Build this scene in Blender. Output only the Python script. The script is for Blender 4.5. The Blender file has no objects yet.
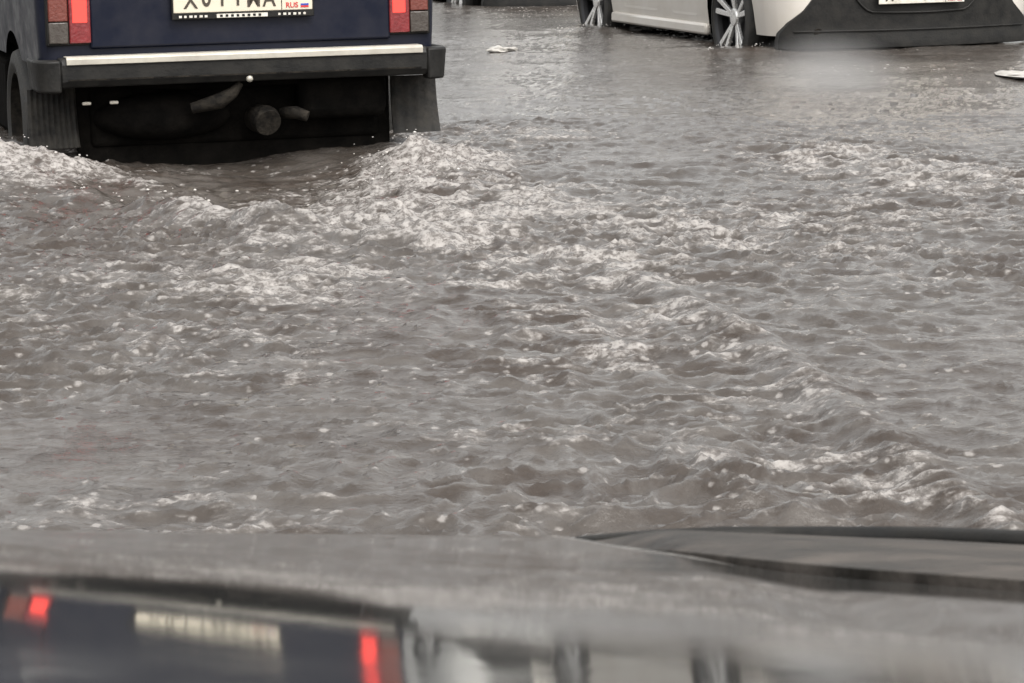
import bpy, bmesh, math, random
import numpy as np
from mathutils import Vector, Matrix
random.seed(7)
R_ = math.radians
scn = bpy.context.scene
# ------------------------------------------------------------------ camera
H = 1.02
PITCH = math.atan(471/2800); ROLL = R_(1.0)
fw = Vector((0, math.cos(PITCH), -math.sin(PITCH)))
r0 = Vector((1, 0, 0)); u0 = r0.cross(fw)
rr = math.cos(ROLL)*r0 - math.sin(ROLL)*u0
uu = math.cos(ROLL)*u0 + math.sin(ROLL)*r0
cd = bpy.data.cameras.new('camera'); cam = bpy.data.objects.new('camera', cd)
scn.collection.objects.link(cam)
M = Matrix((( rr.x, uu.x, -fw.x, 0), (rr.y, uu.y, -fw.y, 0), (rr.z, uu.z, -fw.z, H), (0, 0, 0, 1)))
cam.matrix_world = M
cd.sensor_width = 36; cd.lens = 2800/1024*36
cd.clip_start = .05; cd.clip_end = 3000
cd.dof.use_dof = True; cd.dof.focus_distance = 9.5; cd.dof.aperture_fstop = 34
scn.camera = cam
# ------------------------------------------------------------------ world, sun, exposure
SUN_EL, SUN_AZ = 55, 150
w = bpy.data.worlds.new('World'); scn.world = w; w.use_nodes = True
nt = w.node_tree; bg = nt.nodes['Background']
sky = nt.nodes.new('ShaderNodeTexSky'); sky.sky_type = 'NISHITA'; sky.sun_disc = False
sky.sun_elevation = R_(SUN_EL); sky.sun_rotation = R_(SUN_AZ); sky.dust_density = 5; sky.air_density = 1.5
hs = nt.nodes.new('ShaderNodeHueSaturation'); hs.inputs['Saturation'].default_value = .12
tint = nt.nodes.new('ShaderNodeMix'); tint.data_type = 'RGBA'; tint.blend_type = 'MULTIPLY'
tint.inputs[0].default_value = 1; tint.inputs[7].default_value = (1, .985, .965, 1)
nt.links.new(sky.outputs[0], hs.inputs['Color']); nt.links.new(hs.outputs[0], tint.inputs[6])
nt.links.new(tint.outputs[2], bg.inputs['Color']); bg.inputs['Strength'].default_value = .15
ld = bpy.data.lights.new('sun', 'SUN'); ld.energy = .6; ld.angle = R_(35); ld.color = (1, .97, .93)
sun = bpy.data.objects.new('sun', ld); scn.collection.objects.link(sun)
sun.rotation_euler = (R_(90-SUN_EL), 0, R_(180-SUN_AZ))
vs = scn.view_settings; vs.view_transform = 'Standard'; vs.look = 'None'; vs.gamma = 1; vs.use_curve_mapping = False
vs.exposure = 1.1

C = scn.collection
# ------------------------------------------------------------------ materials
def mat(name, col, rough=.5, metal=0, spec=.5, coat=0, emis=None, estr=0, noise=0, nscale=20, bump=0, bscale=80, ior=1.45, dirt=None, dirtz=None):
    m = bpy.data.materials.new(name); m.use_nodes = True; n = m.node_tree; b = n.nodes['Principled BSDF']
    b.inputs['Roughness'].default_value = rough; b.inputs['Metallic'].default_value = metal
    b.inputs['Specular IOR Level'].default_value = spec; b.inputs['Coat Weight'].default_value = coat
    b.inputs['Coat Roughness'].default_value = .06; b.inputs['IOR'].default_value = ior
    b.inputs['Base Color'].default_value = (*col, 1)
    if emis: b.inputs['Emission Color'].default_value = (*emis, 1); b.inputs['Emission Strength'].default_value = estr
    tc = n.nodes.new('ShaderNodeTexCoord')
    if noise or dirt:
        nz = n.nodes.new('ShaderNodeTexNoise'); nz.inputs['Scale'].default_value = nscale; nz.inputs['Detail'].default_value = 8
        nz.inputs['Roughness'].default_value = .65
        n.links.new(tc.outputs['Object'], nz.inputs['Vector'])
        mx = n.nodes.new('ShaderNodeMix'); mx.data_type = 'RGBA'
        rp = n.nodes.new('ShaderNodeValToRGB'); rp.color_ramp.elements[0].position = .38; rp.color_ramp.elements[1].position = .68
        n.links.new(nz.outputs['Fac'], rp.inputs[0]); n.links.new(rp.outputs[0], mx.inputs[0])
        mx.inputs[6].default_value = (*col, 1)
        mx.inputs[7].default_value = (*dirt, 1) if dirt else (*[min(1, c*(1+noise)+.01*noise) for c in col], 1)
        n.links.new(mx.outputs[2], b.inputs['Base Color'])
        mr = n.nodes.new('ShaderNodeMapRange'); mr.inputs[3].default_value = max(.02, rough-.05); mr.inputs[4].default_value = min(1, rough+.2)
        n.links.new(rp.outputs[0], mr.inputs[0]); n.links.new(mr.outputs[0], b.inputs['Roughness'])
    if bump:
        nb = n.nodes.new('ShaderNodeTexNoise'); nb.inputs['Scale'].default_value = bscale; nb.inputs['Detail'].default_value = 4
        n.links.new(tc.outputs['Object'], nb.inputs['Vector'])
        bp = n.nodes.new('ShaderNodeBump'); bp.inputs['Strength'].default_value = bump; bp.inputs['Distance'].default_value = .01
        n.links.new(nb.outputs['Fac'], bp.inputs['Height']); n.links.new(bp.outputs[0], b.inputs['Normal'])
    return m
navy = mat('navy_paint', (.003, .005, .014), .4, spec=.22, coat=.06, dirt=(.011, .012, .020), nscale=9)
blk = mat('black_plastic', (.008, .008, .0078), .5, spec=.25, dirt=(.020, .019, .017), nscale=14, bump=.15)
under = mat('underbody', (.0035, .0033, .003), .9, spec=.04, dirt=(.009, .008, .007), nscale=12, bump=.5, bscale=30)
rubber = mat('rubber', (.022, .022, .021), .6, dirt=(.05, .047, .042), nscale=25, bump=.3, bscale=120)
flapm = mat('flap_rubber', (.010, .0095, .009), .6, spec=.25, dirt=(.04, .037, .032), nscale=18, bump=.3, bscale=60)
alum = mat('aluminium_trim', (.50, .475, .41), .35, metal=.35, dirt=(.33, .31, .27), nscale=7)
steel = mat('dull_steel', (.006, .0055, .005), .8, spec=.12, dirt=(.030, .026, .021), nscale=22, bump=.4)
white = mat('plate_white', (.60, .55, .44), .35, noise=-.06, nscale=30)
white2 = mat('plate_white_dirty', (.66, .63, .57), .4, dirt=(.45, .42, .36), nscale=18)
ink = mat('plate_ink', (.05, .04, .03), .4)
red_ink = mat('plate_red', (.5, .03, .03), .4); blue_ink = mat('plate_blue', (.03, .06, .35), .4)
redlens = mat('red_lens', (.13, .008, .010), .12, coat=.6, noise=.4, nscale=60, bump=.25, bscale=90)
amberlens = mat('amber_lens', (.11, .022, .014), .15, coat=.6, noise=.3, nscale=60, bump=.25, bscale=90)
clearlens = mat('clear_lens', (.06, .052, .045), .3, coat=.2, dirt=(.03, .022, .018), nscale=45, bump=.25, bscale=90)
lit = mat('lit_red', (.6, .02, .02), .2, emis=(1, .10, .07), estr=.5)
glass = mat('window_glass', (.012, .014, .015), .04, coat=1)
silver = mat('silver_paint', (.62, .585, .535), .35, metal=.15, coat=.6, dirt=(.58, .54, .48), nscale=4)
silver2 = mat('pale_grey_paint', (.60, .60, .58), .32, metal=.3, coat=.5, noise=-.1, nscale=4)
alloy = mat('alloy', (.78, .77, .75), .22, metal=.7, noise=-.1)
darkalloy = mat('dark_alloy', (.03, .03, .032), .35, metal=.3)
# own bonnet : wet silver metallic paint
def hood_mat():
    m = bpy.data.materials.new('wet_grey_paint'); m.use_nodes = True; n = m.node_tree; b = n.nodes['Principled BSDF']
    b.inputs['Base Color'].default_value = (.43, .43, .42, 1); b.inputs['Metallic'].default_value = .94
    b.inputs['Coat Weight'].default_value = 0
    tc = n.nodes.new('ShaderNodeTexCoord')
    nz = n.nodes.new('ShaderNodeTexNoise'); nz.inputs['Scale'].default_value = 14; nz.inputs['Detail'].default_value = 6
    n.links.new(tc.outputs['Object'], nz.inputs['Vector'])
    mr = n.nodes.new('ShaderNodeMapRange'); mr.inputs[1].default_value = .3; mr.inputs[2].default_value = .7
    mr.inputs[3].default_value = .03; mr.inputs[4].default_value = .08
    n.links.new(nz.outputs['Fac'], mr.inputs[0]); n.links.new(mr.outputs[0], b.inputs['Roughness'])
    n2 = n.nodes.new('ShaderNodeTexNoise'); n2.inputs['Scale'].default_value = 55; n2.inputs['Detail'].default_value = 3
    n.links.new(tc.outputs['Object'], n2.inputs['Vector'])
    bp = n.nodes.new('ShaderNodeBump'); bp.inputs['Strength'].default_value = .05; bp.inputs['Distance'].default_value = .001
    n.links.new(n2.outputs['Fac'], bp.inputs['Height'])
    n.links.new(bp.outputs[0], b.inputs['Normal'])
    return m
hoodm = hood_mat()

# ------------------------------------------------------------------ helpers
def link(name, bm, m, parent=None, smooth=35, bevel=0):
    me = bpy.data.meshes.new(name)
    bmesh.ops.recalc_face_normals(bm, faces=bm.faces[:])
    bm.to_mesh(me); bm.free()
    ms = m if isinstance(m, (list, tuple)) else [m]
    for q in ms: me.materials.append(q)
    o = bpy.data.objects.new(name, me); C.objects.link(o)
    if parent: o.parent = parent
    if smooth:
        me.shade_smooth()
        me.set_sharp_from_angle(angle=R_(smooth))
    if bevel:
        b = o.modifiers.new('bevel', 'BEVEL'); b.width = bevel; b.segments = 2; b.limit_method = 'ANGLE'; b.angle_limit = R_(40)
    return o
def empty(name, loc, rz=0):
    o = bpy.data.objects.new(name, None); C.objects.link(o); o.location = loc; o.rotation_euler = (0, 0, rz); o.empty_display_size = .2; return o
def tag(o, label=None, cat=None, group=None, kind=None):
    if label: o['label'] = label
    if cat: o['category'] = cat
    if group: o['group'] = group
    if kind: o['kind'] = kind
    return o
def box(bm, x0, x1, y0, y1, z0, z1, taper=0):
    vs_ = [bm.verts.new(p) for p in ((x0, y0, z0), (x1, y0, z0), (x1, y1, z0), (x0, y1, z0), (x0+taper, y0, z1), (x1-taper, y0, z1), (x1-taper, y1, z1), (x0+taper, y1, z1))]
    for f in ((0, 3, 2, 1), (4, 5, 6, 7), (0, 1, 5, 4), (1, 2, 6, 5), (2, 3, 7, 6), (3, 0, 4, 7)):
        bm.faces.new([vs_[i] for i in f])
def prism_x(bm, pts, x0, x1):      # pts (y,z)
    a = [bm.verts.new((x0, y, z)) for y, z in pts]; b = [bm.verts.new((x1, y, z)) for y, z in pts]; n = len(pts)
    bm.faces.new(a); bm.faces.new(b[::-1])
    for i in range(n): bm.faces.new((a[i], b[i], b[(i+1) % n], a[(i+1) % n]))
def prism_y(bm, pts, y0, y1):      # pts (x,z)
    a = [bm.verts.new((x, y0, z)) for x, z in pts]; b = [bm.verts.new((x, y1, z)) for x, z in pts]; n = len(pts)
    bm.faces.new(a); bm.faces.new(b[::-1])
    for i in range(n): bm.faces.new((a[i], b[i], b[(i+1) % n], a[(i+1) % n]))
def lathe_x(bm, prof, segs=48):    # prof (x, r) closed ring round the x axis
    rings = []
    for x, r in prof:
        rings.append([bm.verts.new((x, r*math.cos(2*math.pi*k/segs), r*math.sin(2*math.pi*k/segs))) for k in range(segs)])
    n = len(prof)
    for i in range(n-1):
        for k in range(segs):
            bm.faces.new((rings[i][k], rings[i][(k+1) % segs], rings[i+1][(k+1) % segs], rings[i+1][k]))
    return rings
def tube(bm, pts, r, segs=12, caps=True):
    rings = []
    for i, p in enumerate(pts):
        p = Vector(p); a = Vector(pts[max(0, i-1)]); b = Vector(pts[min(len(pts)-1, i+1)])
        d = (b-a).normalized(); s = d.cross(Vector((0, 0, 1)) if abs(d.z) < .9 else Vector((1, 0, 0))).normalized(); t = s.cross(d)
        rad = r[i] if isinstance(r, (list, tuple)) else r
        rings.append([bm.verts.new(p+rad*(math.cos(2*math.pi*k/segs)*s+math.sin(2*math.pi*k/segs)*t)) for k in range(segs)])
    for i in range(len(rings)-1):
        for k in range(segs): bm.faces.new((rings[i][k], rings[i][(k+1) % segs], rings[i+1][(k+1) % segs], rings[i+1][k]))
    if caps: bm.faces.new(rings[0]); bm.faces.new(rings[-1][::-1])
def text_mesh(name, s, size, sx, m, parent, loc, rot=(R_(90), 0, 0)):
    cu = bpy.data.curves.new(name, 'FONT'); cu.body = s; cu.size = size; cu.extrude = .0008; cu.align_x = 'CENTER'; cu.align_y = 'CENTER'; cu.offset = size*.012
    t = bpy.data.objects.new(name, cu); C.objects.link(t)
    dg = bpy.context.evaluated_depsgraph_get(); me = bpy.data.meshes.new_from_object(t.evaluated_get(dg))
    bpy.data.objects.remove(t)
    me.transform(Matrix.LocRotScale(Vector(loc), None, None) @ Matrix.Rotation(rot[0], 4, 'X') @ Matrix.Diagonal((sx, 1, 1, 1)))
    me.materials.clear(); me.materials.append(m)
    o = bpy.data.objects.new(name, me); C.objects.link(o); o.parent = parent
    return o

# ------------------------------------------------------------------ noise for the water
_rng = np.random.RandomState(11)
_perm = _rng.permutation(4096); _gr = _rng.rand(4096)*2*np.pi
_gx, _gy = np.cos(_gr), np.sin(_gr)
def gnoise(x, y, seed=0):
    xi = np.floor(x).astype(np.int64); yi = np.floor(y).astype(np.int64); xf = x-xi; yf = y-yi
    u = xf*xf*xf*(xf*(xf*6-15)+10); v = yf*yf*yf*(yf*(yf*6-15)+10)
    def g(i, j, dx, dy):
        h = _perm[(_perm[(i+seed*37) & 4095]+j) & 4095]; return _gx[h]*dx+_gy[h]*dy
    a = g(xi, yi, xf, yf); b = g(xi+1, yi, xf-1, yf); c = g(xi, yi+1, xf, yf-1); d = g(xi+1, yi+1, xf-1, yf-1)
    return (a+(b-a)*u+(c-a)*v+(a-b-c+d)*u*v)*1.5
def ss(x, a, b):
    t = np.clip((x-a)/(b-a), 0, 1); return t*t*(3-2*t)
def seg_dist(x, y, pts):
    """signed side and distance to a polyline"""
    best = np.full(x.shape, 1e9)
    for (ax, ay), (bx, by) in zip(pts[:-1], pts[1:]):
        dx, dy = bx-ax, by-ay; t = np.clip(((x-ax)*dx+(y-ay)*dy)/(dx*dx+dy*dy), 0, 1)
        best = np.minimum(best, np.hypot(x-(ax+t*dx), y-(ay+t*dy)))
    return best
def blob(x, y, cx, cy, rx, ry, p=1.0):
    return np.exp(-(((x-cx)/rx)**2+((y-cy)/ry)**2)*p)
WAKE_L = [(-1.75, 9.35), (-1.5, 9.2), (-1.2, 8.9), (-.95, 8.45), (-.7, 8.05), (-.45, 7.85), (-.2, 7.7)]
WAKE_R = [(.33, 6.9), (.57, 5.65), (.66, 4.9), (.75, 4.2), (.82, 3.6)]
WAKE_F = [(-.1, 10.9), (.5, 10.6), (1.0, 10.0), (1.62, 9.1), (2.6, 7.6)]
def water(x, y):
    """height and foam density of the flood water"""
    dist = np.hypot(x, y)
    fade = 1-ss(dist, 26, 60)
    yf = np.interp(x, [p[0] for p in WAKE_F], [p[1] for p in WAKE_F])
    xr = np.interp(y, [p[1] for p in WAKE_R[::-1]], [p[0] for p in WAKE_R[::-1]])
    yf = yf+.8*gnoise(x*1.1, y*.8, 61); near = 1-ss(y-yf, -1.3, 1.6)
    left = 1-ss(x-xr, -.12, .10)
    rough = .42+.58*near*(.35+.65*np.maximum(left, ss(y, 5.8, 7)))
    var = gnoise(x*.55+3, y*.45, 51)+.6*gnoise(x*1.5, y*1.1, 52)
    rough = rough*np.clip(1+.6*var, .5, 1.8)
    slick = np.maximum(blob(x, y, -.80, 5.0, .22, .38), .8*blob(x, y, .6, 9.9, .28, .8))
    rough = rough*(1-.75*slick)*(1-.45*ss(y, 11.5, 14))
    w1 = gnoise(x*1.1, y*1.1, 1)*.35; w2 = gnoise(x*1.1, y*1.1, 2)*.35
    X, Y = x+w1*.35, y+w2*.35+.18*x
    h = .012*gnoise(X*.9, Y*.7, 3)+.008*gnoise(X*1.9, Y*1.7, 4)
    def ridge(f, s, fx=.62):
        return 1-2*np.abs(gnoise(X*f*fx, Y*f, s))
    def cusp(f, s, fx=.6): return (1-np.minimum(1, 2.0*np.abs(gnoise(X*f*fx, Y*f, s))))**1.8
    c = .0055*gnoise(X*2.0, Y*3.2, 5)+.0115*(cusp(5.4, 6, .5)-.35)+.0150*(cusp(11, 7, .62)-.35)+.0060*ridge(20, 9, .7)+.0026*ridge(36, 8, .8)
    calm = np.exp(-((np.hypot((x+.88)/.62, (y-9.25)/1.05))**4)); rough = rough*(1-.5*calm)
    h = h*(.5+.5*rough)+c*rough*1.0+.011*np.maximum(0, gnoise(x*.8+.5*y, y*1.6-.5*x, 71))*near*ridge(4.2, 72, .5)
    # long low swell lines on the calmer water on the right
    h += .007*(1-left)*near*np.sin((y*1.0+.25*x+.25*gnoise(x*.8, y*.8, 21))*22)*(.5+gnoise(x*1.2, y*2, 22))
    h += .006*(1-near)*np.sin((y*.8+.1*x+.5*gnoise(x*.7, y*.5, 23))*7)
    # wakes
    d = seg_dist(x, y, WAKE_L); h += .060*np.exp(-(d/.11)**2)*(.75+.7*gnoise(x*3.5, y*3.5, 12))
    d2 = seg_dist(x, y, WAKE_R); h += .019*np.exp(-(d2/.05)**2)+.0055*np.cos(d2*2*np.pi/.15)*np.exp(-d2/.45)*left
    dr = seg_dist(x+.16, y, WAKE_R); h -= .010*np.exp(-(dr/.08)**2)
    d3 = seg_dist(x, y, WAKE_F); h += .012*np.exp(-(d3/.22)**2)*(.5+gnoise(x*3, y*3, 13))
    # churned heaps behind the dark car
    t1 = blob(x, y, -1.85, 9.75, .42, .38)+.8*blob(x, y, -1.45, 9.5, .3, .22)
    t2 = blob(x, y, -.30, 9.7, .30, .42)+.7*blob(x, y, -.25, 9.0, .38, .55)
    t3 = blob(x, y, -.25, 8.1, .42, .5)
    churn = np.clip(t1+t2+.6*t3, 0, 1.4)
    lump = ridge(6, 31, 1)*.5+ridge(12, 32, 1)*.35+ridge(25, 33, 1)*.2
    lump2 = gnoise(x*3.6+w1, y*4.2+w2, 34)
    h += churn*(.012+.030*lump+.045*lump2)+.08*blob(x, y, -1.80, 9.72, .36, .17)*(.85+.5*lump2)+.018*np.exp(-(d3/.45)**2)*(lump*.8+lump2)+.03*blob(x, y, -1.2, 9.4, .3, .15)
    h += .035*blob(x, y, -.40, 9.95, .28, .18)*(.8+.8*lump2)+.04*blob(x, y, -.30, 9.2, .2, .2)
    trough = calm; h -= .055*calm+.07*blob(x, y, -1.05, 10.35, .55, .3)*(1-blob(x, y, -.36, 10, .3, .3))
    # bow waves round the silver car's wheels
    for wx, wy in ((1.36, 16.0), (.62, 18.3), (-.1, 22.4)):
        h += .03*blob(x, y, wx-.1, wy-.25, .35, .22)*(.6+.8*gnoise(x*4, y*4, 14))
    # foam density
    n1 = gnoise(x*.9+5, y*.75, 41); n2 = gnoise(x*2.6, y*2.2, 42)
    foam = .25+.30*n1+.28*n2
    foam += churn*(.36+.75*lump+.6*lump2)+.30*np.exp(-(d/.10)**2)+.28*np.exp(-(d2/.10)**2)+np.exp(-(d3/.40)**2)*(.22+.4*lump)
    foam += .20*blob(x, y, .1, 7.6, .55, .8)+.22*blob(x, y, .35, 6.0, .45, .6)+.16*blob(x, y, .9, 8.2, .7, .8)
    foam += .16*blob(x, y, -.9, 7.0, .8, .5)+.3*blob(x, y, .66, 4.5, .12, .25)+.22*blob(x, y, 1.4, 9.0, .5, .5)
    foam += .35*blob(x, y, .15, 20.6, .5, .9)+.2*blob(x, y, .9, 16.6, .5, .5)
    foam -= .30*(1-near)*(1-ss(y, 17, 21)*.5)+.22*(1-left)*near*(1-ss(y, 6.4, 7.4))+.25*trough
    foam += .04+14*c*rough-.8*slick
    return h*fade, np.clip(foam, 0, 1.2)*fade

def graded(lo, hi, a, b, step, g):
    core = np.arange(a, b+step/2, step); out = [core]
    l = []; p = a; s = step
    while p > lo: s *= g; p -= s; l.append(p)
    r = []; p = b; s = step
    while p < hi: s *= g; p += s; r.append(p)
    return np.concatenate([np.array(l[::-1]), core, np.array(r)])
xs = graded(-600, 600, -2.4, 2.9, .0125, 1.03)
ya = np.concatenate([np.arange(2.6, 7, .0115), np.arange(7, 11.5, .016), np.arange(11.5, 24, .035)])
s = .035; p = ya[-1]; far = []
while p < 900: s *= 1.05; p += s; far.append(p)
s = .0115; p = 2.6; nr = []
while p > -60: s *= 1.12; p -= s; nr.append(p)
ys_ = np.concatenate([np.array(nr[::-1]), ya, np.array(far)])
GX, GY = np.meshgrid(xs, ys_)
HZ, FO = water(GX, GY)
nx, ny = len(xs), len(ys_)
co = np.stack([GX, GY, HZ], -1).reshape(-1, 3).astype(np.float32)
i0 = (np.arange(ny-1)[:, None]*nx+np.arange(nx-1)[None]).ravel()
faces = np.stack([i0, i0+1, i0+nx+1, i0+nx], -1).astype(np.int32)
me = bpy.data.meshes.new('flood_water'); me.vertices.add(len(co)); me.vertices.foreach_set('co', co.ravel())
me.loops.add(faces.size); me.loops.foreach_set('vertex_index', faces.ravel())
me.polygons.add(len(faces)); me.polygons.foreach_set('loop_start', np.arange(0, faces.size, 4, dtype=np.int32))
me.polygons.foreach_set('loop_total', np.full(len(faces), 4, dtype=np.int32)); me.update(calc_edges=True)
at_ = me.attributes.new('foam', 'FLOAT', 'POINT'); at_.data.foreach_set('value', FO.ravel().astype(np.float32))
me.shade_smooth()

def water_mat():
    m = bpy.data.materials.new('muddy_water'); m.use_nodes = True; n = m.node_tree; L = n.links; b = n.nodes['Principled BSDF']
    N = n.nodes.new
    tc = N('ShaderNodeTexCoord'); P = tc.outputs['Object']
    def noise(scale, det=4, ro=.55, dist=0, vec=P):
        q = N('ShaderNodeTexNoise'); q.inputs['Scale'].default_value = scale; q.inputs['Detail'].default_value = det
        q.inputs['Roughness'].default_value = ro; q.inputs['Distortion'].default_value = dist; L.new(vec, q.inputs['Vector']); return q.outputs['Fac']
    def ma(op, a, b_=None, c=None, clamp=False):
        q = N('ShaderNodeMath'); q.operation = op; q.use_clamp = clamp
        for i, v in enumerate((a, b_, c)):
            if v is None: continue
            if isinstance(v, (int, float)): q.inputs[i].default_value = v
            else: L.new(v, q.inputs[i])
        return q.outputs[0]
    def mr(v, a, b_, c=0, d=1, t='SMOOTHSTEP'):
        q = N('ShaderNodeMapRange'); q.interpolation_type = t; L.new(v, q.inputs[0])
        for i, k in enumerate((a, b_, c, d)): q.inputs[i+1].default_value = k
        return q.outputs[0]
    at = N('ShaderNodeAttribute'); at.attribute_name = 'foam'; F = at.outputs['Fac']
    mp = N('ShaderNodeMapping'); mp.inputs['Scale'].default_value = (.6, 1.0, 1); L.new(P, mp.inputs['Vector']); PV = mp.outputs[0]
    # foam : clumps that appear where the local density is high
    nf = noise(11, 6, .62, .6, PV); nfine = noise(70, 3, .6, .2, PV)
    dens = ma('ADD', ma('MULTIPLY', nf, 1.0), ma('MULTIPLY', nfine, .28))
    thr = ma('SUBTRACT', .83, ma('MULTIPLY', F, .36))
    lace = mr(ma('SUBTRACT', dens, thr), -.02, .2)
    # small bright bubbles and flecks
    vo = N('ShaderNodeTexVoronoi'); vo.inputs['Scale'].default_value = 34; vo.inputs['Randomness'].default_value = 1; L.new(P, vo.inputs['Vector'])
    sep = N('ShaderNodeSeparateColor'); L.new(vo.outputs['Color'], sep.inputs[0])
    keep = ma('LESS_THAN', sep.outputs[0], ma('MULTIPLY', ma('MULTIPLY', F, mr(noise(2.2, 3, .6), .42, .62, .2, 1.8)), .95))
    rad = ma('MULTIPLY', ma('ADD', sep.outputs[1], .5), .27)
    wob = ma('MULTIPLY', ma('SUBTRACT', noise(75, 3), .5), .75)
    fl = mr(ma('SUBTRACT', rad, ma('ADD', vo.outputs['Distance'], wob)), -.10, .24)
    fleck = ma('MULTIPLY', fl, keep)
    foam = ma('MAXIMUM', ma('MULTIPLY', lace, mr(noise(40, 5, .75), .38, .62, .15, 1)), ma('MULTIPLY', fleck, .6))
    # silt colour
    nc = mr(noise(.9, 5, .6, .5), .35, .68); nc2 = noise(9, 6, .65, .8, PV)
    c1 = N('ShaderNodeMix'); c1.data_type = 'RGBA'; L.new(nc, c1.inputs[0]); c1.inputs[6].default_value = (.038, .029, .023, 1); c1.inputs[7].default_value = (.052, .045, .039, 1)
    c2 = N('ShaderNodeMix'); c2.data_type = 'RGBA'; L.new(mr(nc2, .40, .66), c2.inputs[0]); L.new(c1.outputs[2], c2.inputs[6]); c2.inputs[7].default_value = (.078, .070, .063, 1)
    c3 = N('ShaderNodeMix'); c3.data_type = 'RGBA'; L.new(foam, c3.inputs[0]); L.new(c2.outputs[2], c3.inputs[6]); c3.inputs[7].default_value = (.33, .312, .296, 1)
    L.new(c3.outputs[2], b.inputs['Base Color'])
    L.new(ma('ADD', .05, ma('MULTIPLY', foam, .5)), b.inputs['Roughness'])
    b.inputs['IOR'].default_value = 1.333; b.inputs['Specular IOR Level'].default_value = .5
    h1 = ma('MULTIPLY', noise(24, 5, .65, .4, PV), 1.0); h2 = ma('MULTIPLY', noise(75, 4, .7), .75)
    hh = ma('ADD', ma('ADD', h1, h2), ma('MULTIPLY', foam, .35))
    bp = N('ShaderNodeBump'); bp.inputs['Strength'].default_value = .5; bp.inputs['Distance'].default_value = .008
    L.new(hh, bp.inputs['Height']); L.new(bp.outputs[0], b.inputs['Normal'])
    return m
me.materials.append(water_mat())
wo = bpy.data.objects.new('water', me); C.objects.link(wo); tag(wo, kind='structure')

# ------------------------------------------------------------------ cars : shared builders
def car_shell(W, L, z0, belt_fn, arches, ar, zc, rear_r=.12, front_r=.25, barrel=.035, rear_bulge=.02, crown=.03):
    """closed loft of the lower body; local y=0 rear, y=L front; arches: list of wheel y"""
    ysn = set([0, L]);
    for k in range(1, 9): ysn.add(rear_r*(1-math.cos(k/8*math.pi/2))); ysn.add(L-front_r*(1-math.cos(k/8*math.pi/2)))
    for a in arches:
        for k in range(-12, 13): ysn.add(a+ar*math.sin(k/12*math.pi/2)); 
        ysn.add(a-ar-.002); ysn.add(a+ar+.002)
    for k in range(40): ysn.add(L*k/39)
    st = sorted(y for y in ysn if 0 <= y <= L)
    st2 = [st[0]]
    for y in st[1:]:
        if y-st2[-1] > .0012: st2.append(y)
    NZ, NX = 12, 10
    bm = bmesh.new(); rings = []
    for y in st2:
        hw = W
        if y < rear_r: hw = W-rear_r*(1-math.sqrt(max(0, 1-((rear_r-y)/rear_r)**2)))
        if y > L-front_r: hw = W-front_r*(1-math.sqrt(max(0, 1-((y-L+front_r)/front_r)**2)))
        zb = z0
        for a in arches:
            if abs(y-a) < ar: zb = max(zb, zc+math.sqrt(ar*ar-(y-a)**2))
        zt = belt_fn(y); ring = []
        def hx(z): return hw-barrel*((z-(z0+.35))/.45)**2
        for i in range(NZ): z = zb+(zt-zb)*i/NZ; ring.append((-hx(z), y, z))
        for j in range(NX+1):
            u = -1+2*j/NX; a_ = abs(u)
            ring.append((u*hx(zt)*1.0, y, zt+crown*(1-u**4)))
        for i in range(NZ-1, -1, -1): z = zb+(zt-zb)*i/NZ; ring.append((hx(z), y, z))
        rings.append([bm.verts.new(p) for p in ring])
    n = len(rings[0])
    for a, b in zip(rings[:-1], rings[1:]):
        for i in range(n-1): bm.faces.new((a[i], a[i+1], b[i+1], b[i]))
    for ring, sg in ((rings[0], -1), (rings[-1], 1)):
        prev = None
        for i in range(NZ+1):
            l = ring[i]; r = ring[n-1-i] if i < NZ else None
            if i == NZ: row = ring[NZ:NZ+NX+1]
            else:
                row = [l]
                for j in range(1, NX):
                    u = -1+2*j/NX; x = l.co.x+(r.co.x-l.co.x)*j/NX
                    row.append(bm.verts.new((x, l.co.y+sg*rear_bulge*(1-u*u), l.co.z)))
                row.append(r)
            if prev:
                for j in range(NX): bm.faces.new((prev[j], prev[j+1], row[j+1], row[j]))
            prev = row
    return bm
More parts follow.
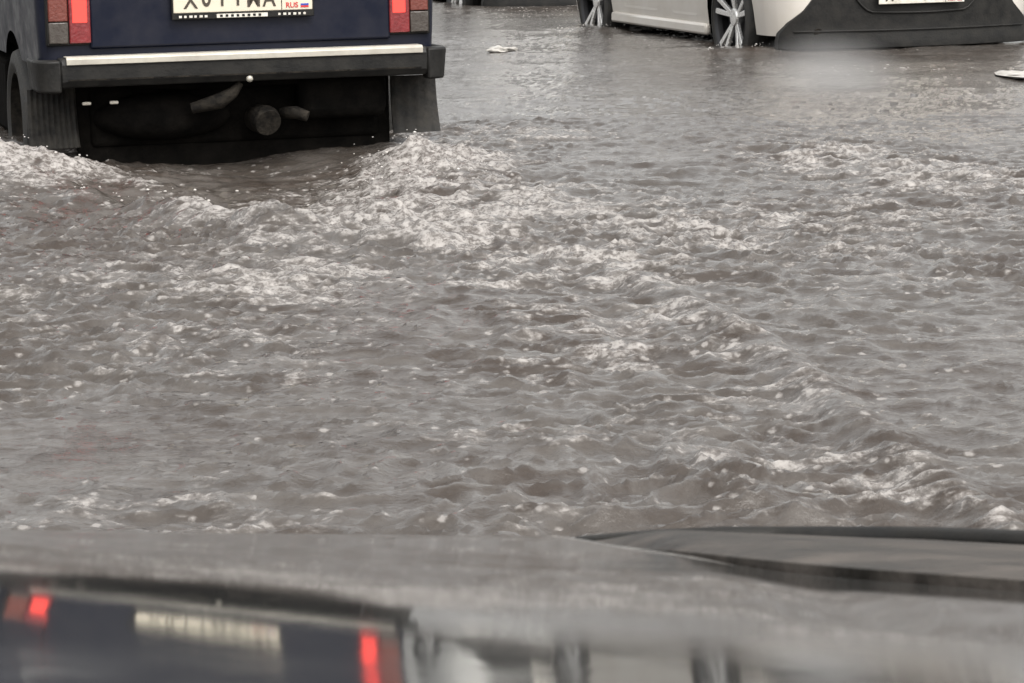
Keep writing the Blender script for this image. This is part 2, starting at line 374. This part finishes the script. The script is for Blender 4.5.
def wheel_parts(parent, x, y, z, rad, width, style, side):
    """wheel part (tyre) with rim sub-part; axle along local x, side=-1 outer face to -x"""
    h = width/2
    bm = bmesh.new()
    rr_ = rad*(.77 if style == 'alloy' else .70)
    lathe_x(bm, [(-h*.78, rr_), (-h*.96, rr_+.025), (-h, rad-.05), (-h*.88, rad-.012), (-h*.6, rad), (-h*.25, rad), (-h*.22, rad-.007), (-h*.18, rad-.007), (-h*.15, rad), (h*.15, rad), (h*.18, rad-.007), (h*.22, rad-.007), (h*.25, rad), (h*.6, rad), (h*.88, rad-.012), (h, rad-.05), (h*.96, rr_+.025), (h*.78, rr_)])
    bmesh.ops.translate(bm, verts=bm.verts[:], vec=(0, 0, 0))
    t = link('wheel', bm, rubber, parent, 40); t.location = (x, y, z)
    bm = bmesh.new(); f = side*h
    if style == 'alloy':
        lathe_x(bm, [(-h*.78, rr_+.004), (h*.78, rr_+.004)])
        lathe_x(bm, [(side*h*.82, rr_+.006), (side*h*.93, rr_-.002), (side*h*.80, rr_-.018), (side*h*.5, rr_-.02)])
        rim = link('rim', bm, darkalloy, t, 40)
        bm = bmesh.new()
        for k in range(5):
            for off in (-.17, .17):
                a = 2*math.pi*k/5+.3
                p0 = Vector((0, math.cos(a+off*.5)*.045, math.sin(a+off*.5)*.045)); p1 = Vector((0, math.cos(a+off)*(rr_-.006), math.sin(a+off)*(rr_-.006)))
                d = (p1-p0).normalized(); s_ = Vector((1, 0, 0)).cross(d)
                for q0, q1 in ((p0, p1),):
                    vv = []
                    for p_, wd, xx in ((q0, .013, side*h*.62), (q1, .017, side*h*.88)):
                        for sg, dx in ((-1, 0), (1, 0), (1, -side*.02), (-1, -side*.02)): vv.append(bm.verts.new(p_+sg*wd*s_+Vector((xx+dx, 0, 0))))
                    for fc in ((0, 1, 5, 4), (1, 2, 6, 5), (2, 3, 7, 6), (3, 0, 4, 7), (0, 3, 2, 1), (4, 5, 6, 7)): bm.faces.new([vv[i] for i in fc])
        ri = lathe_x(bm, [(side*h*.55, .055), (side*h*.70, .05), (side*h*.74, .02)], 20); bm.faces.new(ri[-1])
        link('spokes', bm, alloy, t, 30, .003)
        bm = bmesh.new(); r1 = lathe_x(bm, [(side*h*.2, .001), (side*h*.2, rr_*.8), (side*h*.05, rr_*.8)]); link('brake_disc', bm, darkalloy, t, 40)
    else:
        ri = lathe_x(bm, [(side*h*.78, rr_+.004), (side*h*.9, rr_-.01), (side*h*.3, rr_-.03), (side*h*.25, .11), (side*h*.5, .09), (side*h*.5, .03), (side*h*.45, .002)])
        link('rim', bm, steel, t, 40)
    return t
def cabin(parent, W, pts, m, win_m, tumble=.16, z0=.9, panes=()):
    """greenhouse : prism of the side outline with tumblehome, dark panes set proud"""
    bm = bmesh.new()
    zt = max(p[1] for p in pts)
    def hw(z): return W-tumble*(z-z0)/(zt-z0)
    n = len(pts)
    a = [bm.verts.new((-hw(z), y, z)) for y, z in pts]; b = [bm.verts.new((hw(z), y, z)) for y, z in pts]
    bm.faces.new(a); bm.faces.new(b[::-1])
    for i in range(n): bm.faces.new((a[i], b[i], b[(i+1) % n], a[(i+1) % n]))
    link('roof', bm, m, parent, 30, .035)
    for quad in panes:            # side panes (y,z) x4
        for sg in (-1, 1):
            bm = bmesh.new(); vv = []
            for dx in (.004, -.01):
                vv.append([bm.verts.new((sg*(hw(z)+dx), y, z)) for y, z in quad])
            k = len(quad); bm.faces.new(vv[0]); bm.faces.new(vv[1][::-1])
            for i in range(k): bm.faces.new((vv[0][i], vv[0][(i+1) % k], vv[1][(i+1) % k], vv[1][i]))
            link('side_window', bm, win_m, parent, 0, 0)
def screen(parent, name, W0, W1, y0, z0, y1, z1, m, off):
    bm = bmesh.new(); d = Vector((0, y1-y0, z1-z0)).normalized(); nrm = Vector((0, -d.z, d.y))*off
    lo = Vector((0, y0, z0)); hi = Vector((0, y1, z1)); vv = []
    for e in (nrm, nrm*-.5):
        vv.append([bm.verts.new(lo+e+Vector((-W0, 0, 0))), bm.verts.new(lo+e+Vector((W0, 0, 0))), bm.verts.new(hi+e+Vector((W1, 0, 0))), bm.verts.new(hi+e+Vector((-W1, 0, 0)))])
    bm.faces.new(vv[0]); bm.faces.new(vv[1][::-1])
    for i in range(4): bm.faces.new((vv[0][i], vv[0][(i+1) % 4], vv[1][(i+1) % 4], vv[1][i]))
    link(name, bm, m, parent, 0)
def plate(parent, y, zc, w, h, chars, region, m, frame=True):
    bm = bmesh.new(); box(bm, -w/2, w/2, y-.006, y, zc-h/2, zc+h/2); p = link('number_plate', bm, m, parent, 30, .003)
    if frame:
        bm = bmesh.new(); box(bm, -w/2-.006, w/2+.006, y-.004, y+.006, zc-h/2-.024, zc+h/2+.006); fr = link('plate_frame', bm, blk, p, 30, .003)
        bm = bmesh.new()
        box(bm, -.10, .09, y-.0062, y-.003, zc-h/2-.020, zc-h/2-.006)
        for a, b in ((-.24, -.13), (.13, .24)):
            k = a
            while k < b: box(bm, k, k+.008+.006*random.random(), y-.0055, y-.003, zc-h/2-.017, zc-h/2-.009); k += .019
        link('frame_lettering', bm, white2, p, 0)
        bm = bmesh.new(); k = -.088
        while k < .075: box(bm, k, k+.010, y-.0072, y-.0058, zc-h/2-.0175, zc-h/2-.0085); k += .0205
        link('frame_lettering', bm, blk, p, 0)
    # characters, letters smaller than digits
    xp = -w/2+.035; yy = y-.0072
    bmw = h*.74
    for i, ch in enumerate(chars):
        big = ch.isdigit(); cw = .0585
        text_mesh('plate_lettering', ch, bmw*(1.28 if big else 1.05), .72 if big else .82, ink, p, (xp+cw*.5, yy, zc-(.000 if big else h*.11)))
        xp += cw
    bm = bmesh.new(); box(bm, w/2-.118, w/2-.115, yy-.0006, yy+.0006, zc-h/2+.003, zc+h/2-.003); link('plate_divider', bm, ink, p, 0)
    text_mesh('plate_lettering', region, h*.74, .82, ink, p, (w/2-.058, yy, zc+h*.16))
    text_mesh('plate_lettering', 'RUS', h*.24, 1, red_ink, p, (w/2-.078, yy, zc-h*.34))
    for dz, mm in ((0, red_ink), (.0075, blue_ink)):
        bm = bmesh.new(); box(bm, w/2-.045, w/2-.015, yy-.0006, yy+.0006, zc-h*.42+dz, zc-h*.42+dz+.0065); link('plate_flag', bm, mm, p, 0)
    return p

# ------------------------------------------------------------------ dark blue boxy estate car (upper left)
G = -.21                     # road level below the water
def z_(z): return z-G        # height over water -> height over the car's base
est = empty('estate_car', (-.98, 10.40, G+.01), R_(17))
tag(est, 'dark blue boxy estate car with brake lights lit, driving through the flood', 'car')
bz = z_(.385)
bm = car_shell(.752, 4.05, z_(.33), lambda y: 1.17, (.80, 3.20), .34, .30, rear_r=.06, front_r=.12, barrel=.02, rear_bulge=.012, crown=.0)
link('body', bm, navy, est, 40)
bm = bmesh.new(); box(bm, -.55, .55, .14, 3.9, z_(.02), .80); box(bm, -.72, .72, 1.25, 2.75, .2, .5); link('underbody', bm, under, est, 30, .02)
cabin(est, .76, [(.10, 1.16), (.22, 1.59), (.40, 1.64), (2.35, 1.63), (2.95, 1.16)], navy, glass, .14, 1.16,
      panes=([(.40, 1.21), (.48, 1.54), (1.15, 1.55), (1.15, 1.21)], [(1.22, 1.21), (1.22, 1.55), (1.85, 1.55), (1.92, 1.21)], [(1.99, 1.21), (1.92, 1.55), (2.30, 1.55), (2.72, 1.21)]))
screen(est, 'rear_window', .62, .56, .115, 1.22, .20, 1.53, glass, .006)
screen(est, 'windscreen', .66, .58, 2.90, 1.20, 2.42, 1.57, glass, -.008)
# tailgate panel with pressed edge
bm = bmesh.new()
box(bm, -.565, .565, -.022, 0, z_(.395), 1.165); tg = link('tailgate', bm, navy, est, 30, .012)
bm = bmesh.new(); tube(bm, [(-.18, -.03, z_(.66)), (.18, -.03, z_(.66))], .008); box(bm, -.28, .28, -.034, -.02, z_(.635), z_(.675)); link('tailgate_handle', bm, blk, tg, 30, .003)
# tail lights
for sg in (-1, 1):
    X0, X1 = (.560, .712)
    zt_, zb_ = z_(.74), z_(.418)
    bm = bmesh.new(); a, b = sorted((sg*(X0-.008), sg*(X1+.008))); box(bm, a, b, -.012, .03, zb_-.008, zt_+.008)
    lt = link('tail_light', bm, blk, est, 30, .004)
    inner = sorted((sg*X0, sg*(X0+.078))); outer = sorted((sg*(X0+.081), sg*X1))
    bm = bmesh.new(); box(bm, inner[0], inner[1], -.026, -.006, zb_, zt_); link('red_lens', bm, redlens, lt, 30, .004)
    bm = bmesh.new(); i0_, i1_ = inner; box(bm, i0_+.012, i1_-.016 if sg > 0 else i1_-.012, -.0285, -.02, z_(.492), zt_-.075); link('lit_brake_lamp', bm, lit, lt, 30, .003)
    bm = bmesh.new(); box(bm, outer[0], outer[1], -.022, -.006, z_(.498), zt_); link('turn_lens', bm, amberlens, lt, 30, .004)
    bm = bmesh.new(); box(bm, outer[0], outer[1], -.0225, -.006, zb_, z_(.495)); link('reverse_lens', bm, clearlens, lt, 30, .004)
pl_ = plate(est, -.045, z_(.572), .52, .112, 'X011MA', '61', white)
# bumper: black beam, wrap-round corner caps, bright strip
bm = bmesh.new()
prof = [(-.085, .262), (-.10, .285), (-.10, .345), (-.085, .368), (0.0, .368), (0.0, .262)]
prism_x(bm, [(y, z_(z)) for y, z in prof], -.685, .685); bu = link('bumper', bm, blk, est, 30, .006)
bm = bmesh.new(); prism_x(bm, [(y, z_(z)) for y, z in ((-.108, .345), (-.108, .366), (-.098, .374), (-.03, .374), (-.03, .369), (-.094, .369), (-.101, .345))], -.665, .665); link('bright_strip', bm, alum, bu, 30, .002)
bm = bmesh.new(); box(bm, -.66, .66, -.104, -.098, z_(.288), z_(.293)); link('lower_ridge', bm, steel, bu, 30)
for sg in (-1, 1):
    bm = bmesh.new()
    plan = [(.684, -.102), (.735, -.098), (.765, -.070), (.776, -.02), (.776, .16), (.758, .16), (.755, 0.0), (.684, -.02)]
    lo = [bm.verts.new((sg*x*(.985 if x > .7 else 1), y, z_(.245))) for x, y in plan]; hi = [bm.verts.new((sg*x, y, z_(.362))) for x, y in plan]
    n = len(plan); bm.faces.new(lo); bm.faces.new(hi[::-1])
    for i in range(n): bm.faces.new((lo[i], lo[(i+1) % n], hi[(i+1) % n], hi[i]))
    link('bumper_corner', bm, blk, bu, 40, .008)
# mud flaps
for sg in (-1, 1):
    bm = bmesh.new(); cx = sg*.69; K = 18; wd = .088
    gr_ = []
    for j in range(9):
        row = []
        for i in range(K+1):
            u = -1+2*i/K; rib = .004*math.cos(i*math.pi) if sg < 0 else .002*math.cos(i*math.pi*.5)
            zz = z_(.245)-(.215)*j/8
            row.append((cx+u*(wd+.004*j/8), .13+rib-.05*(j/8)**2+.012*u*u, zz))
        gr_.append(row)
    f = [[bm.verts.new(p) for p in row] for row in gr_]; g2 = [[bm.verts.new((x, y+.010, z)) for x, y, z in row] for row in gr_]
    for j in range(8):
        for i in range(K): bm.faces.new((f[j][i], f[j][i+1], f[j+1][i+1], f[j+1][i])); bm.faces.new((g2[j][i], g2[j+1][i], g2[j+1][i+1], g2[j][i+1]))
    for i in range(K): bm.faces.new((f[8][i], f[8][i+1], g2[8][i+1], g2[8][i])); bm.faces.new((f[0][i], g2[0][i], g2[0][i+1], f[0][i+1]))
    for j in range(8): bm.faces.new((f[j][0], f[j+1][0], g2[j+1][0], g2[j][0])); bm.faces.new((f[j][K], g2[j][K], g2[j+1][K], f[j+1][K]))
    link('mud_flap', bm, flapm, est, 60)
# things hanging under the tail: dark valance sheet for shade, silencer, tow ball, axle, springs
bm = bmesh.new(); box(bm, -.60, .60, .16, .18, z_(-.16), z_(.34)); link('valance_shade_sheet', bm, under, est, 30, .01)  # near-black valance sheet, run below the waterline to stand for underside shade
bm = bmesh.new(); tube(bm, [(-.20, -.02, z_(.165)), (-.10, -.045, z_(.19)), (-.05, -.05, z_(.22)), (-.02, -.055, z_(.255))], [.02, .030, .022, .012]); link('tow_hook', bm, steel, est, 50)
bm = bmesh.new(); bmesh.ops.create_uvsphere(bm, u_segments=14, v_segments=10, radius=.013); bmesh.ops.translate(bm, verts=bm.verts[:], vec=(.005, -.095, z_(.272))); link('bumper_bolt', bm, alum, est, 60)
bm = bmesh.new(); tube(bm, [(.08, .30, z_(.10)), (.08, -.005, z_(.11)), (.085, -.03, z_(.10))], [.05, .055, .05], 20); ex = link('silencer', bm, steel, est, 50)
bm = bmesh.new(); tube(bm, [(.16, .05, z_(.13)), (.19, -.03, z_(.135)), (.23, -.05, z_(.12))], [.022, .024, .02], 14); link('exhaust_pipe', bm, steel, est, 50)
for k, xx in enumerate((-.60, -.50)):
    bm = bmesh.new(); box(bm, xx, xx+.032, -.014, .0, z_(.192), z_(.204)); link('bright_clip', bm, white2, est, 30, .004)
bm = bmesh.new(); bmesh.ops.create_uvsphere(bm, u_segments=32, v_segments=14, radius=1, matrix=Matrix.Translation((-.28, .13, z_(.13))) @ Matrix.Diagonal((.26, .10, .09, 1))); link('spare_wheel_well', bm, under, est, 60)
bm = bmesh.new(); box(bm, .22, .56, .02, .16, z_(.10), z_(.28)); link('fuel_tank', bm, under, est, 30, .04)
bm = bmesh.new(); tube(bm, [(-.58, .12, z_(.27)), (-.2, .06, z_(.245)), (.2, .06, z_(.25)), (.58, .12, z_(.27))], .016, 10); link('cross_member', bm, under, est, 60)
for x in (-.66, .66):
    sd = -1 if x < 0 else 1
    wheel_parts(est, x, .80, .285, .285, .175, 'steel', sd); wheel_parts(est, x, 3.20, .285, .285, .175, 'steel', sd)
bm = bmesh.new(); tube(bm, [(-.6, .80, .285), (-.1, .80, .285)], .04); tube(bm, [(.6, .80, .285), (-.1, .80, .285)], .04); bmesh.ops.create_uvsphere(bm, u_segments=16, v_segments=10, radius=.12, matrix=Matrix.Translation((0, .80, .285))); link('rear_axle', bm, under, est, 50)
bm = bmesh.new(); box(bm, -.78, .78, 4.03, 4.12, .38, .50); link('front_bumper', bm, blk, est, 30, .01)
for sg in (-1, 1):
    bm = bmesh.new(); box(bm, sg*.66-.11, sg*.66+.11, 4.05, 4.075, .58, .74); link('headlight', bm, clearlens, est, 30, .01)
    bm = bmesh.new(); box(bm, sg*.86-.08, sg*.86+.08, 2.55, 2.62, 1.06, 1.18); link('door_mirror', bm, blk, est, 30, .015)

# ------------------------------------------------------------------ silver hatchback(s)
def make_hatch(label, paint, platechars, loc, rz, full=True):
    t = empty('hatchback_car', loc, rz); tag(t, label, 'car')
    Lc = 3.85; aw = (.70, 3.15); ar = .365
    def belt(y): return .86+.10*max(0, 1-y/2.2) - .20*max(0, (y-2.9)/.95)**1.5
    bm = car_shell(.815, Lc, .235, belt, aw, ar, .31, rear_r=.24, front_r=.40, barrel=.045, rear_bulge=.10, crown=.03)
    link('body', bm, paint, t, 40)
    bm = bmesh.new(); box(bm, -.56, .56, .2, 3.6, .22, .80); box(bm, -.74, .74, 1.15, 2.70, .20, .45); link('underbody', bm, under, t, 30, .02)
    cabin(t, .755, [(.10, .93), (.42, 1.40), (.75, 1.47), (1.9, 1.48), (2.15, 1.45), (3.05, .88)], paint, glass, .17, .9,
          panes=([(.62, 1.0), (.78, 1.36), (1.30, 1.39), (1.30, 1.0)], [(1.38, 1.0), (1.38, 1.39), (1.95, 1.39), (2.05, 1.36), (2.70, .98)]))
    screen(t, 'rear_window', .60, .50, .16, 1.02, .40, 1.36, glass, .01)
    screen(t, 'windscreen', .66, .56, 2.98, .945, 2.24, 1.40, glass, -.01)
    # black lower rear bumper, wider at the bottom, round the corners
    bm = bmesh.new(); NN = 28; rows = []
    def surf(x):
        hw = .815; r = .24; ax = abs(x)
        if ax <= hw-r: return -.10*(1-(x/(hw-r))**2)
        dx = min(ax-(hw-r), r*.995); return r-math.sqrt(r*r-dx*dx)
    for z, hwz in ((.165, .77), (.205, .77), (.25, .76), (.31, .72), (.38, .64), (.46, .58), (.58, .50)):
        row = []
        for i in range(NN+1):
            u = -1+2*i/NN; x = u*hwz; row.append(bm.verts.new((x, surf(x)-.022-(.012 if z < .25 else 0), z)))
        rows.append(row)
    back = [[bm.verts.new((v.co.x, v.co.y+.05, v.co.z)) for v in r] for r in rows]
    nr_ = len(rows)
    for j in range(nr_-1):
        for i in range(NN): bm.faces.new((rows[j][i], rows[j][i+1], rows[j+1][i+1], rows[j+1][i]))
        bm.faces.new((rows[j][0], rows[j+1][0], back[j+1][0], back[j][0])); bm.faces.new((rows[j][NN], back[j][NN], back[j+1][NN], rows[j+1][NN]))
    for i in range(NN): bm.faces.new((rows[-1][i], rows[-1][i+1], back[-1][i+1], back[-1][i])); bm.faces.new((rows[0][i], back[0][i], back[0][i+1], rows[0][i+1]))
    lb = link('lower_bumper', bm, blk, t, 40, .004)
    # plate recess rim
    bm = bmesh.new(); tube(bm, [(x, surf(x)-.027, .368-.012*math.cos(x*4)+(.05*max(0, (abs(x)-.27)/.08)**2)) for x in [(-.37+.74*i/24) for i in range(25)]], .006, 8); link('plate_recess_rim', bm, blk, lb, 50)
    pl = plate(t, -.145, .462, .52, .112, platechars, '2', white2 if full else white2, frame=False)
    bm = bmesh.new(); tube(bm, [(x, surf(x)-.026, .262) for x in [(-.70+1.40*i/40) for i in range(41)]], .005, 6); link('bumper_moulding', bm, blk, lb, 60)
    # sill, doors, handle
    for sg in (-1, 1):
        bm = bmesh.new(); box(bm, min(sg*.770, sg*.812), max(sg*.770, sg*.812), 1.08, 2.77, .195, .262); link('sill', bm, paint, t, 30, .015)
        for y0, y1 in ((1.14, 1.76), (1.78, 2.68)):
            bm = bmesh.new(); NY, NZ = 10, 8; gg = []
            for i in range(NY+1):
                y = y0+(y1-y0)*i/NY; row = []
                for j in range(NZ+1):
                    u = j/NZ; edge = min(i, NY-i)/NY; zlow = .30+.06*(1-min(1, edge*6))
                    z = zlow+(.88-zlow)*u
                    hx = .815-.045*((z-.585)/.45)**2
                    inn = .010*math.exp(-((z-.36)/.05)**2)
                    row.append(bm.verts.new((sg*(hx+.004-inn), y, z)))
                gg.append(row)
            for i in range(NY):
                for j in range(NZ): bm.faces.new((gg[i][j], gg[i+1][j], gg[i+1][j+1], gg[i][j+1]))
            ext = bmesh.ops.extrude_face_region(bm, geom=bm.faces[:])
            bmesh.ops.translate(bm, verts=[v for v in ext['geom'] if isinstance(v, bmesh.types.BMVert)], vec=(-sg*.02, 0, 0))
            dr = link('door', bm, paint, t, 40)
            bm = bmesh.new(); tube(bm, [(sg*.80, y0+.08, .80), (sg*.835, y0+.11, .80), (sg*.835, y0+.22, .80), (sg*.80, y0+.25, .80)], .012, 8); link('handle', bm, paint, dr, 50)
        bm = bmesh.new(); box(bm, sg*.56-.09, sg*.56+.09, .03, .12, .74, 1.02); link('tail_light', bm, redlens, t, 30, .03)
        bm = bmesh.new(); box(bm, sg*.58-.12, sg*.58+.12, Lc-.20, Lc+.01, .58, .70); link('headlight', bm, clearlens, t, 30, .03)
        bm = bmesh.new(); box(bm, sg*.89-.08, sg*.89+.08, 2.5, 2.6, .95, 1.08); link('door_mirror', bm, paint, t, 30, .025)
        for wy in aw: wheel_parts(t, sg*.72, wy, .315, .31, .19, 'alloy', sg)
    bm = bmesh.new(); tube(bm, [(-.56, .25, .27), (-.565, .02, .265), (-.57, -.03, .255)], .024, 18); tube(bm, [(-.56, .1, .27), (-.57, -.028, .256)], .019, 18)
    link('exhaust_tip', bm, steel, t, 50)
    return t
G2 = -.15
car_a = make_hatch('silver hatchback with two-tone alloy wheels, black lower bumper and number plate, nearest at upper right', silver, 'M070AM', (2.26, 15.75, G2), R_(17))
car_b = make_hatch('pale grey hatchback farther ahead, between the dark blue estate and the silver hatchback', silver2, 'T534OC', (.58, 21.5, -.17), R_(17))

# ------------------------------------------------------------------ own car : bonnet, wings, headlamp
own = empty('car', (-.35, 1.2, -.2)); tag(own, 'wet grey car bonnet with mirror-like reflections along the bottom of the picture', 'car')
HC = [0.62162, -0.11421, 0.01006, 0.00896, -0.00749, -0.01568, 0.00959, 0.00163, 0.00152, -0.0019, 0.00152, -0.00292, -0.00376]
HP = [(0, 0), (0, 1), (0, 2), (0, 3), (0, 4), (1, 0), (1, 1), (1, 2), (2, 0), (2, 1), (2, 2), (1, 3), (0, 5)]
def zpoly(x, y):
    v = (y-1.6)/.5; return sum(k*(x/.3)**i*v**j for k, (i, j) in zip(HC, HP))
def zhood(x, y):
    xc = max(-.45, min(.45, x)); yc = max(.72, min(2.2, y))
    z = zpoly(xc, yc)
    if y < yc: z += (yc-y)*.14
    if x < xc: z -= .10*(xc-x)+.25*(xc-x)**2
    return z-5*max(0, y-2.13)**2
def edge_y(x):      # bonnet's front edge, swept back towards the wings
    x = x if x > -.35 else -.7-x
    return float(np.interp(x, [-.02, .03, .069, .118, .188, .256, .42], [2.31, 2.08, 1.905, 1.74, 1.532, 1.373, 1.10]))
def ss_s(t): t = max(0, min(1, t)); return t*t*(3-2*t)
def own_local(x, y, z): return (x+.35, y-1.2, z+.2)
bm = bmesh.new(); NX, NY = 150, 200; g = []
for i in range(NX+1):
    x = -1.12+1.54*i/NX; ye = edge_y(x); row = []
    for j in range(NY+1):
        y = .35+(ye-.35)*(1-(1-j/NY)**1.5)
        z = zhood(x, y)
        if ye < 2.25:
            z += .0009*math.exp(-((y-ye+.016)/.010)**2)-.012*max(0, (y-(ye-.008))/.008)**2
        yc = 1.003-.93*(x-.119); z -= .0045*ss_s((y-yc+.02)/.035)*ss_s((x-.10)/.06)
        row.append(bm.verts.new(own_local(x, y, z)))
    g.append(row)
for i in range(NX):
    for j in range(NY): bm.faces.new((g[i][j], g[i+1][j], g[i+1][j+1], g[i][j+1]))
ext = bmesh.ops.extrude_face_region(bm, geom=bm.faces[:])
bmesh.ops.translate(bm, verts=[v for v in ext['geom'] if isinstance(v, bmesh.types.BMVert)], vec=(0, 0, -.012))
link('bonnet', bm, hoodm, own, 60)
lampm = mat('headlamp_glass', (.014, .012, .010), .4, spec=.08, coat=.0, dirt=(.10, .088, .078), nscale=11, bump=.8, bscale=26)
def lamp_z(x, y, u): return zhood(x, y)+.014*math.sin(math.pi*min(1, .15+u*.85))*ss_s((x-.04)/.08)-.004+5*max(0, y-2.13)**2*.6
def lamp_lim(x): return float(np.interp(x, [.025, .06, .12, .2, .3, .42, .5], [2.0, 2.08, 2.14, 2.16, 2.12, 1.98, 1.7]))
for sg in (1, -1):
    bm = bmesh.new(); NX, NY = 40, 50; g = []; edge = []
    for i in range(NX+1):
        x = .046+.40*i/NX; ye = edge_y(x); row = []; yl = max(lamp_lim(x), ye+.05)
        for j in range(NY+1):
            u = j/NY; y = ye+.004+(yl-ye)*u
            row.append(bm.verts.new(own_local(x if sg > 0 else -.7-x, y, lamp_z(x, y, u)-.10*max(0, u-.93))))
        g.append(row); edge.append(own_local(x if sg > 0 else -.7-x, yl-.02, lamp_z(x, yl-.02, .97)+.002))
    for i in range(NX):
        for j in range(NY): bm.faces.new((g[i][j], g[i+1][j], g[i+1][j+1], g[i][j+1]))
    ext = bmesh.ops.extrude_face_region(bm, geom=bm.faces[:])
    bmesh.ops.translate(bm, verts=[v for v in ext['geom'] if isinstance(v, bmesh.types.BMVert)], vec=(0, 0, -.03))
    hl = link('headlight', bm, lampm, own, 60)
    bm = bmesh.new(); tube(bm, edge, [.003+.006*min(1, q/12) for q in range(len(edge))], 8); link('lamp_seal', bm, blk, hl, 60)
    # wing
    bm = bmesh.new(); g = []
    for i in range(9):
        u = i/8; xx = .445+.10*math.sin(u*math.pi/2); dz = -.012-.45*(1-math.cos(u*math.pi/2)); row = []
        for j in range(60):
            y = .35+1.75*j/59; row.append(bm.verts.new(own_local(xx if sg > 0 else -.68-xx, y, zhood(.44, y)+dz)))
        g.append(row)
    for i in range(8):
        for j in range(59): bm.faces.new((g[i][j], g[i+1][j], g[i+1][j+1], g[i][j+1]))
    link('wing', bm, hoodm, own, 60)
bm = bmesh.new(); g = []
for i in range(41):
    x = -1.22+1.74*i/40; row = []
    for k, (dy, z) in enumerate(((0, .33), (.05, .29), (.07, .2), (.06, .08), (.02, -.05))):
        row.append(bm.verts.new(own_local(x, 2.33+dy-.55*abs((x+.35)/.87)**3.5, z)))
    g.append(row)
for i in range(40):
    for k in range(4): bm.faces.new((g[i][k], g[i+1][k], g[i+1][k+1], g[i][k+1]))
link('front_bumper', bm, hoodm, own, 60)

# ------------------------------------------------------------------ floating scraps
def scrap(name, label, cat, x, y, lx, ly, lz, rz, seed):
    rnd = random.Random(seed); bm = bmesh.new(); bmesh.ops.create_icosphere(bm, subdivisions=3, radius=1)
    for v in bm.verts:
        k = 1+.35*math.sin(v.co.x*5+seed)+.35*rnd.uniform(-1, 1); v.co = Vector((v.co.x*lx, v.co.y*ly*k, v.co.z*lz*k))
    h, _ = water(np.array([x]), np.array([y]))
    o = link(name, bm, mat('white_plastic', (.42, .405, .38), .5, dirt=(.26, .245, .22), nscale=16), None, 60)
    o.location = (x, y, float(h[0])+lz*.5); o.rotation_euler = (0, 0, rz); tag(o, label, cat)
scrap('floating_litter', 'small white strip of litter floating right of the dark blue car', 'litter', -.03, 16.0, .10, .05, .018, .5, 3)
scrap('floating_foam', 'flat white patch of foam floating below the silver car, at the right edge', 'foam', 2.52, 13.5, .17, .16, .012, .1, 5)

# ------------------------------------------------------------------ splashes thrown up by the wheels
rs = np.random.RandomState(5); bm = bmesh.new()
def drop(p, r):
    bmesh.ops.create_icosphere(bm, subdivisions=1, radius=r, matrix=Matrix.Translation(p) @ Matrix.Rotation(rs.rand()*6, 4, 'Z') @ Matrix.Diagonal((1+rs.rand()*.9, 1+.4*rs.rand(), .7+.3*rs.rand(), 1)))
for cx, cy, sx, sy, hh, n_ in ((-1.85, 9.75, .25, .2, .05, 80), (-.36, 10.0, .16, .16, .04, 60), (-.30, 9.2, .25, .4, .02, 60), (-1.25, 9.2, .35, .2, .02, 40), (1.3, 15.75, .2, .1, .02, 50), (.55, 18.0, .2, .1, .03, 50)):
    xx = cx+rs.randn(n_)*sx*.6; yy = cy+rs.randn(n_)*sy*.6; hz, _ = water(xx, yy)
    for a, b, c in zip(xx, yy, hz):
        drop((a, b, c+abs(rs.randn())*hh*.6), .0018+.003*rs.rand()**3)
sp = link('splash', bm, mat('splash_foam', (.45, .43, .41), .3, noise=.15), None, 60); tag(sp, 'white droplets and froth thrown up around the wheels', 'splash', kind='stuff')

# ------------------------------------------------------------------ haze volume added to stand for a windscreen smudge, behind the silver car
bm = bmesh.new(); bmesh.ops.create_icosphere(bm, subdivisions=4, radius=1)
m = bpy.data.materials.new('mist'); m.use_nodes = True; n = m.node_tree; n.nodes.remove(n.nodes['Principled BSDF'])
pv = n.nodes.new('ShaderNodeVolumePrincipled'); pv.inputs['Color'].default_value = (.93, .92, .91, 1); pv.inputs['Anisotropy'].default_value = .2
tc = n.nodes.new('ShaderNodeTexCoord'); ln = n.nodes.new('ShaderNodeVectorMath'); ln.operation = 'LENGTH'; n.links.new(tc.outputs['Object'], ln.inputs[0])
mr = n.nodes.new('ShaderNodeMapRange'); mr.interpolation_type = 'SMOOTHSTEP'; mr.inputs[1].default_value = 1; mr.inputs[2].default_value = .0; mr.inputs[3].default_value = 0; mr.inputs[4].default_value = .75
n.links.new(ln.outputs['Value'], mr.inputs[0]); n.links.new(mr.outputs[0], pv.inputs['Density']); n.links.new(pv.outputs[0], n.nodes['Material Output'].inputs['Volume'])
mi = link('smudge_haze', bm, m, None, 60); mi.location = (1.50, 13.0, .04); mi.scale = (.42, 1.2, .24)
tag(mi, 'faint pale haze added for a windscreen smudge, over the water behind the silver hatchback', 'mist', kind='stuff')
